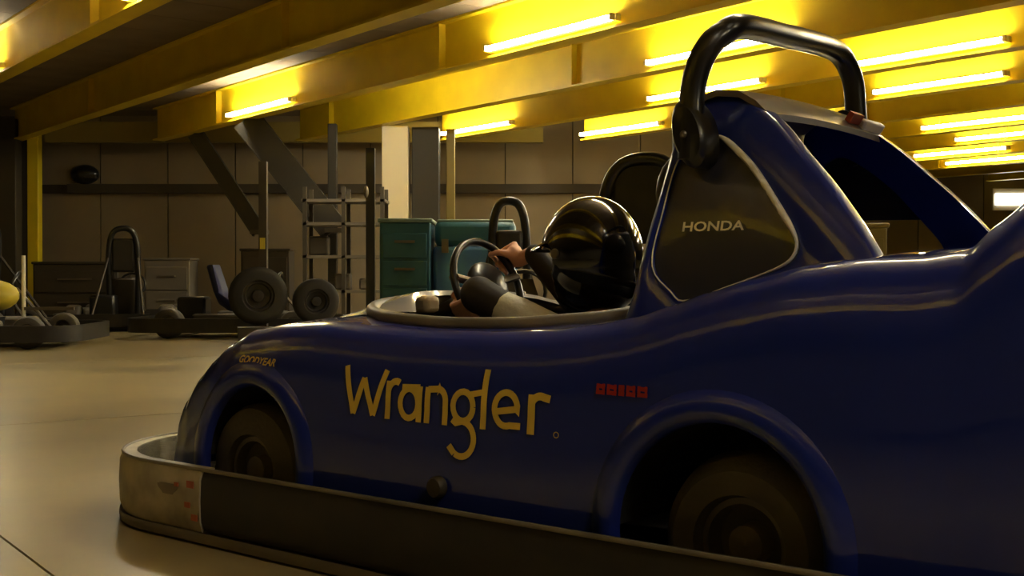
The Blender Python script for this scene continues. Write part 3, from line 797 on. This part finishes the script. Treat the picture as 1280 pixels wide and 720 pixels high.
# ================================================================ DRIVER
D = thing('person', 'child driver in a glossy black open-face helmet and dark jacket gripping the steering wheel', 'person', (OX, OY, 0), KR)
def capsules(chains, balls=()):
    q = MB()
    for ch in chains:
        pts = [Vector(p[:3]) for p in ch]; rr = [p[3] for p in ch]
        for i in range(len(pts) - 1):
            q.tube([pts[i], pts[i + 1]], [rr[i], rr[i + 1]], 12)
        for p, r_ in zip(pts, rr): q.ball(p, r_ * 1.0, 12, 8)
    for (c, r_) in balls: q.ball(c, r_, 18, 12)
    return q
def remesh(o, vox, it=6):
    md = o.modifiers.new('remesh', 'REMESH'); md.mode = 'VOXEL'; md.voxel_size = vox; md.use_smooth_shade = True
    md = o.modifiers.new('smooth', 'SMOOTH'); md.iterations = it; md.factor = .5
aL = math.radians(-28); aR = math.radians(180 - 33)
def hand_chains(a, s):
    P = rimp(a); T = (Vector((0, 1, 0)) * -math.sin(a) + WP * math.cos(a)).normalized(); Rr = (P - WC).normalized()
    if s < 0: T = -T       # T points from little finger towards the index (upwards)
    k = .88; ch = []
    palm = P + WN * .030 + Rr * .006
    lens = (.84, 1, .97, .78)
    for j, l in enumerate(lens):
        off = T * (.026 - .0175 * j) * k
        a0 = palm + off + Rr * .010
        ch.append([(*(palm + off * .7), .013 * k), (*(a0 + Rr * .016), .0098 * k), (*(P + off + Rr * .027 - WN * .006), .0088 * k), (*(P + off + Rr * .012 * l - WN * .026 * l), .0082 * k), (*(P + off - Rr * .012 * l - WN * .020 * l), .0072 * k)])
    ch.append([(*(palm + T * .012 - Rr * .012), .013 * k), (*(P + T * .034 - Rr * .016 + WN * .016), .010 * k), (*(P + T * .042 - Rr * .018 - WN * .006), .009 * k), (*(P + T * .038 - Rr * .010 - WN * .020), .008 * k)])
    wrist = palm + WN * .060 * k - Rr * .004 - T * .012
    ch.append([(*(palm + T * .012), .021 * k), (*(palm - T * .012), .021 * k), (*wrist, .020)])
    return ch, wrist
hL, wL = hand_chains(aL, 1); hR, wR = hand_chains(aR, -1)
shL = Vector((.615, .150, .435)); shR = Vector((.615, -.150, .445)); elL = Vector((.835, .195, .538)); elR = Vector((.79, -.20, .45))
HC = Vector((.665, 0, .615))
chains = hL + hR + [
 [(*wL, .021), (*elL, .030), (*shL, .040), (.59, 0, .40, .075)], [(*wR, .021), (*elR, .030), (*shR, .040), (.59, 0, .40, .075)],
 [(.50, 0, .20, .09), (.55, 0, .32, .085), (.60, 0, .42, .07), (.63, 0, .49, .042), (.655, 0, .56, .045)],
 [(.50, .07, .19, .075), (.80, .11, .27, .055), (1.02, .12, .16, .038), (1.06, .12, .13, .035), (1.14, .12, .17, .028)],
 [(.50, -.07, .19, .075), (.80, -.11, .27, .055), (1.02, -.12, .16, .038), (1.06, -.12, .13, .035), (1.14, -.12, .17, .028)],
 [(.735, 0, .618, .010), (.755, 0, .588, .011), (.742, 0, .580, .012)],
 [(.738, -.018, .555, .008), (.745, 0, .556, .009), (.738, .018, .555, .008)], [(.736, -.016, .543, .008), (.742, 0, .542, .009), (.736, .016, .543, .008)],
 [(.725, 0, .522, .020), (.70, .03, .53, .022), (.66, .055, .56, .024)], [(.725, 0, .522, .020), (.70, -.03, .53, .022), (.66, -.055, .56, .024)],
 [(.73, .03, .625, .010), (.735, 0, .624, .010), (.73, -.03, .625, .010)],
]
bd = capsules(chains, [((.660, 0, .62), (.086, .072, .105)), ((.69, 0, .575), (.052, .056, .058)), ((.662, .074, .595), (.014, .010, .024)), ((.662, -.074, .595), (.014, .010, .024))]).build('body', M_skin, D, smooth=80)
remesh(bd, .0045, 3)
for s in (-1, 1):
    e = MB().ball((.731, s * .028, .605), .0125, 14, 10).build('eye', M_white, D, smooth=80)
    MB().ball((.7405, s * .028, .605), (.004, .006, .006), 10, 8).build('iris', M_jacket, e, smooth=80)
hr = MB().ball((.64, 0, .60), (.088, .084, .112), 20, 14).build('hair', mat('brown_hair', (.02, .012, .008), .7), D, smooth=80)
jk = capsules([[(*elL.lerp(shL, .72), .043), (*shL, .056), (.585, 0, .39, .095)],
               [(*wR.lerp(elR, .02), .028), (*elR, .040), (*shR, .056), (.585, 0, .39, .095)],
               [(.50, 0, .20, .115), (.55, 0, .32, .108), (.60, 0, .42, .085), (.625, 0, .462, .055)],
               [(.57, .07, .36, .085), (.60, .11, .42, .06)], [(.57, -.07, .36, .085), (.60, -.11, .42, .06)]]).build('jacket', M_jacket, D, smooth=80); remesh(jk, .008, 4)
sl = capsules([[(*elL.lerp(shL, .26), .038), (*elL.lerp(shL, .45), .043), (*elL.lerp(shL, .80), .046)]]).build('sleeve', M_sleeve, D, smooth=80); remesh(sl, .006, 3)
us_ = capsules([[(*wL.lerp(elL, .35), .031), (*elL, .043), (*elL.lerp(shL, .25), .039)]]).build('undersleeve', M_jacket, D, smooth=80); remesh(us_, .006, 3)
sl['label'] = 'light grey sleeve over the near upper arm'
tr = capsules([[(.50, .0, .19, .10), (.50, .07, .19, .088), (.80, .11, .27, .066), (1.01, .12, .165, .048)], [(.50, 0, .19, .10), (.50, -.07, .19, .088), (.80, -.11, .27, .066), (1.01, -.12, .165, .048)]]).build('trousers', M_jeans, D, smooth=80); remesh(tr, .009, 4)
for s in (-1, 1):
    sh = capsules([[(1.045, s * .12, .125, .040), (1.10, s * .12, .155, .038), (1.155, s * .12, .185, .034)]]).build('shoe', M_black, D, smooth=80)
# helmet
q = MB(); nu, nv = 56, 40; HCx, HCz = .664, .624
R = (.121, .112, .137); keep = []
for j in range(nv + 1):
    th = PI * j / nv
    for i in range(nu):
        ph = 2 * PI * i / nu
        x, y, z = R[0] * math.sin(th) * math.cos(ph), R[1] * math.sin(th) * math.sin(ph), R[2] * math.cos(th)
        if z < -.03: x = x * (1 + .35 * (-z - .03) / .1) if x < 0 else x; z *= .97
        q.v.append(Vector((HCx + x, y, HCz + z)))
def hole(c):
    x, y, z = c.x - HCx, c.y, c.z - HCz
    return (x > .045 + .35 * max(0, -z - .06) and z < .012 + .02 * (abs(y) < .06)) or z < -.128
for j in range(nv):
    for i in range(nu):
        f = (j * nu + i, (j + 1) * nu + i, (j + 1) * nu + (i + 1) % nu, j * nu + (i + 1) % nu)
        c = sum((q.v[a] for a in f), Vector()) / 4
        if not hole(c): q.f.append(f)
he = q.build('helmet', M_hel, D, smooth=80)
bm = bmesh.new(); bm.from_mesh(he.data); bmesh.ops.remove_doubles(bm, verts=bm.verts, dist=.0004)
bmesh.ops.delete(bm, geom=[v for v in bm.verts if not v.link_faces], context='VERTS')
for _ in range(3):
    bv = [v for v in bm.verts if any(e.is_boundary for e in v.link_edges)]
    bmesh.ops.smooth_vert(bm, verts=bv, factor=.5, use_axis_x=True, use_axis_y=True, use_axis_z=True)
bmesh.ops.recalc_face_normals(bm, faces=bm.faces); bm.to_mesh(he.data); bm.free()
md = he.modifiers.new('solid', 'SOLIDIFY'); md.thickness = .014; md.offset = -1
md = he.modifiers.new('sub', 'SUBSURF'); md.levels = 1; md.render_levels = 1
# peak and strap
q = MB(); n = 16
for (dx, dz, t_) in ((.0, .030, 0), (.022, .016, 0), (.022, .011, 0), (.0, .022, 0)):
    for k in range(n + 1):
        a = math.radians(-62 + 124 * k / n); q.v.append(Vector((HCx + (R[0] + dx) * math.cos(a), (R[1] + dx) * math.sin(a), HCz + dz)))
for j in range(3):
    for k in range(n): a = j * (n + 1) + k; q.f.append((a, a + 1, a + n + 2, a + n + 1))
q.build('peak', M_hel, he, smooth=60)
for s in (-1, 1):
    MB().lathe([(.0, 0), (.010, 0), (.012, -s * .004)], (HCx + .02, s * (R[1] + .003), HCz + .005), 'y', 14).build('snap_button', M_steel, he, smooth=40)
MB().tube([(.69, .095, .60), (.70, .075, .55), (.708, .03, .502), (.708, -.03, .502), (.70, -.075, .55), (.69, -.095, .60)], .006, 6, flat=1.6).build('chin_strap', M_jacket, he, smooth=60)
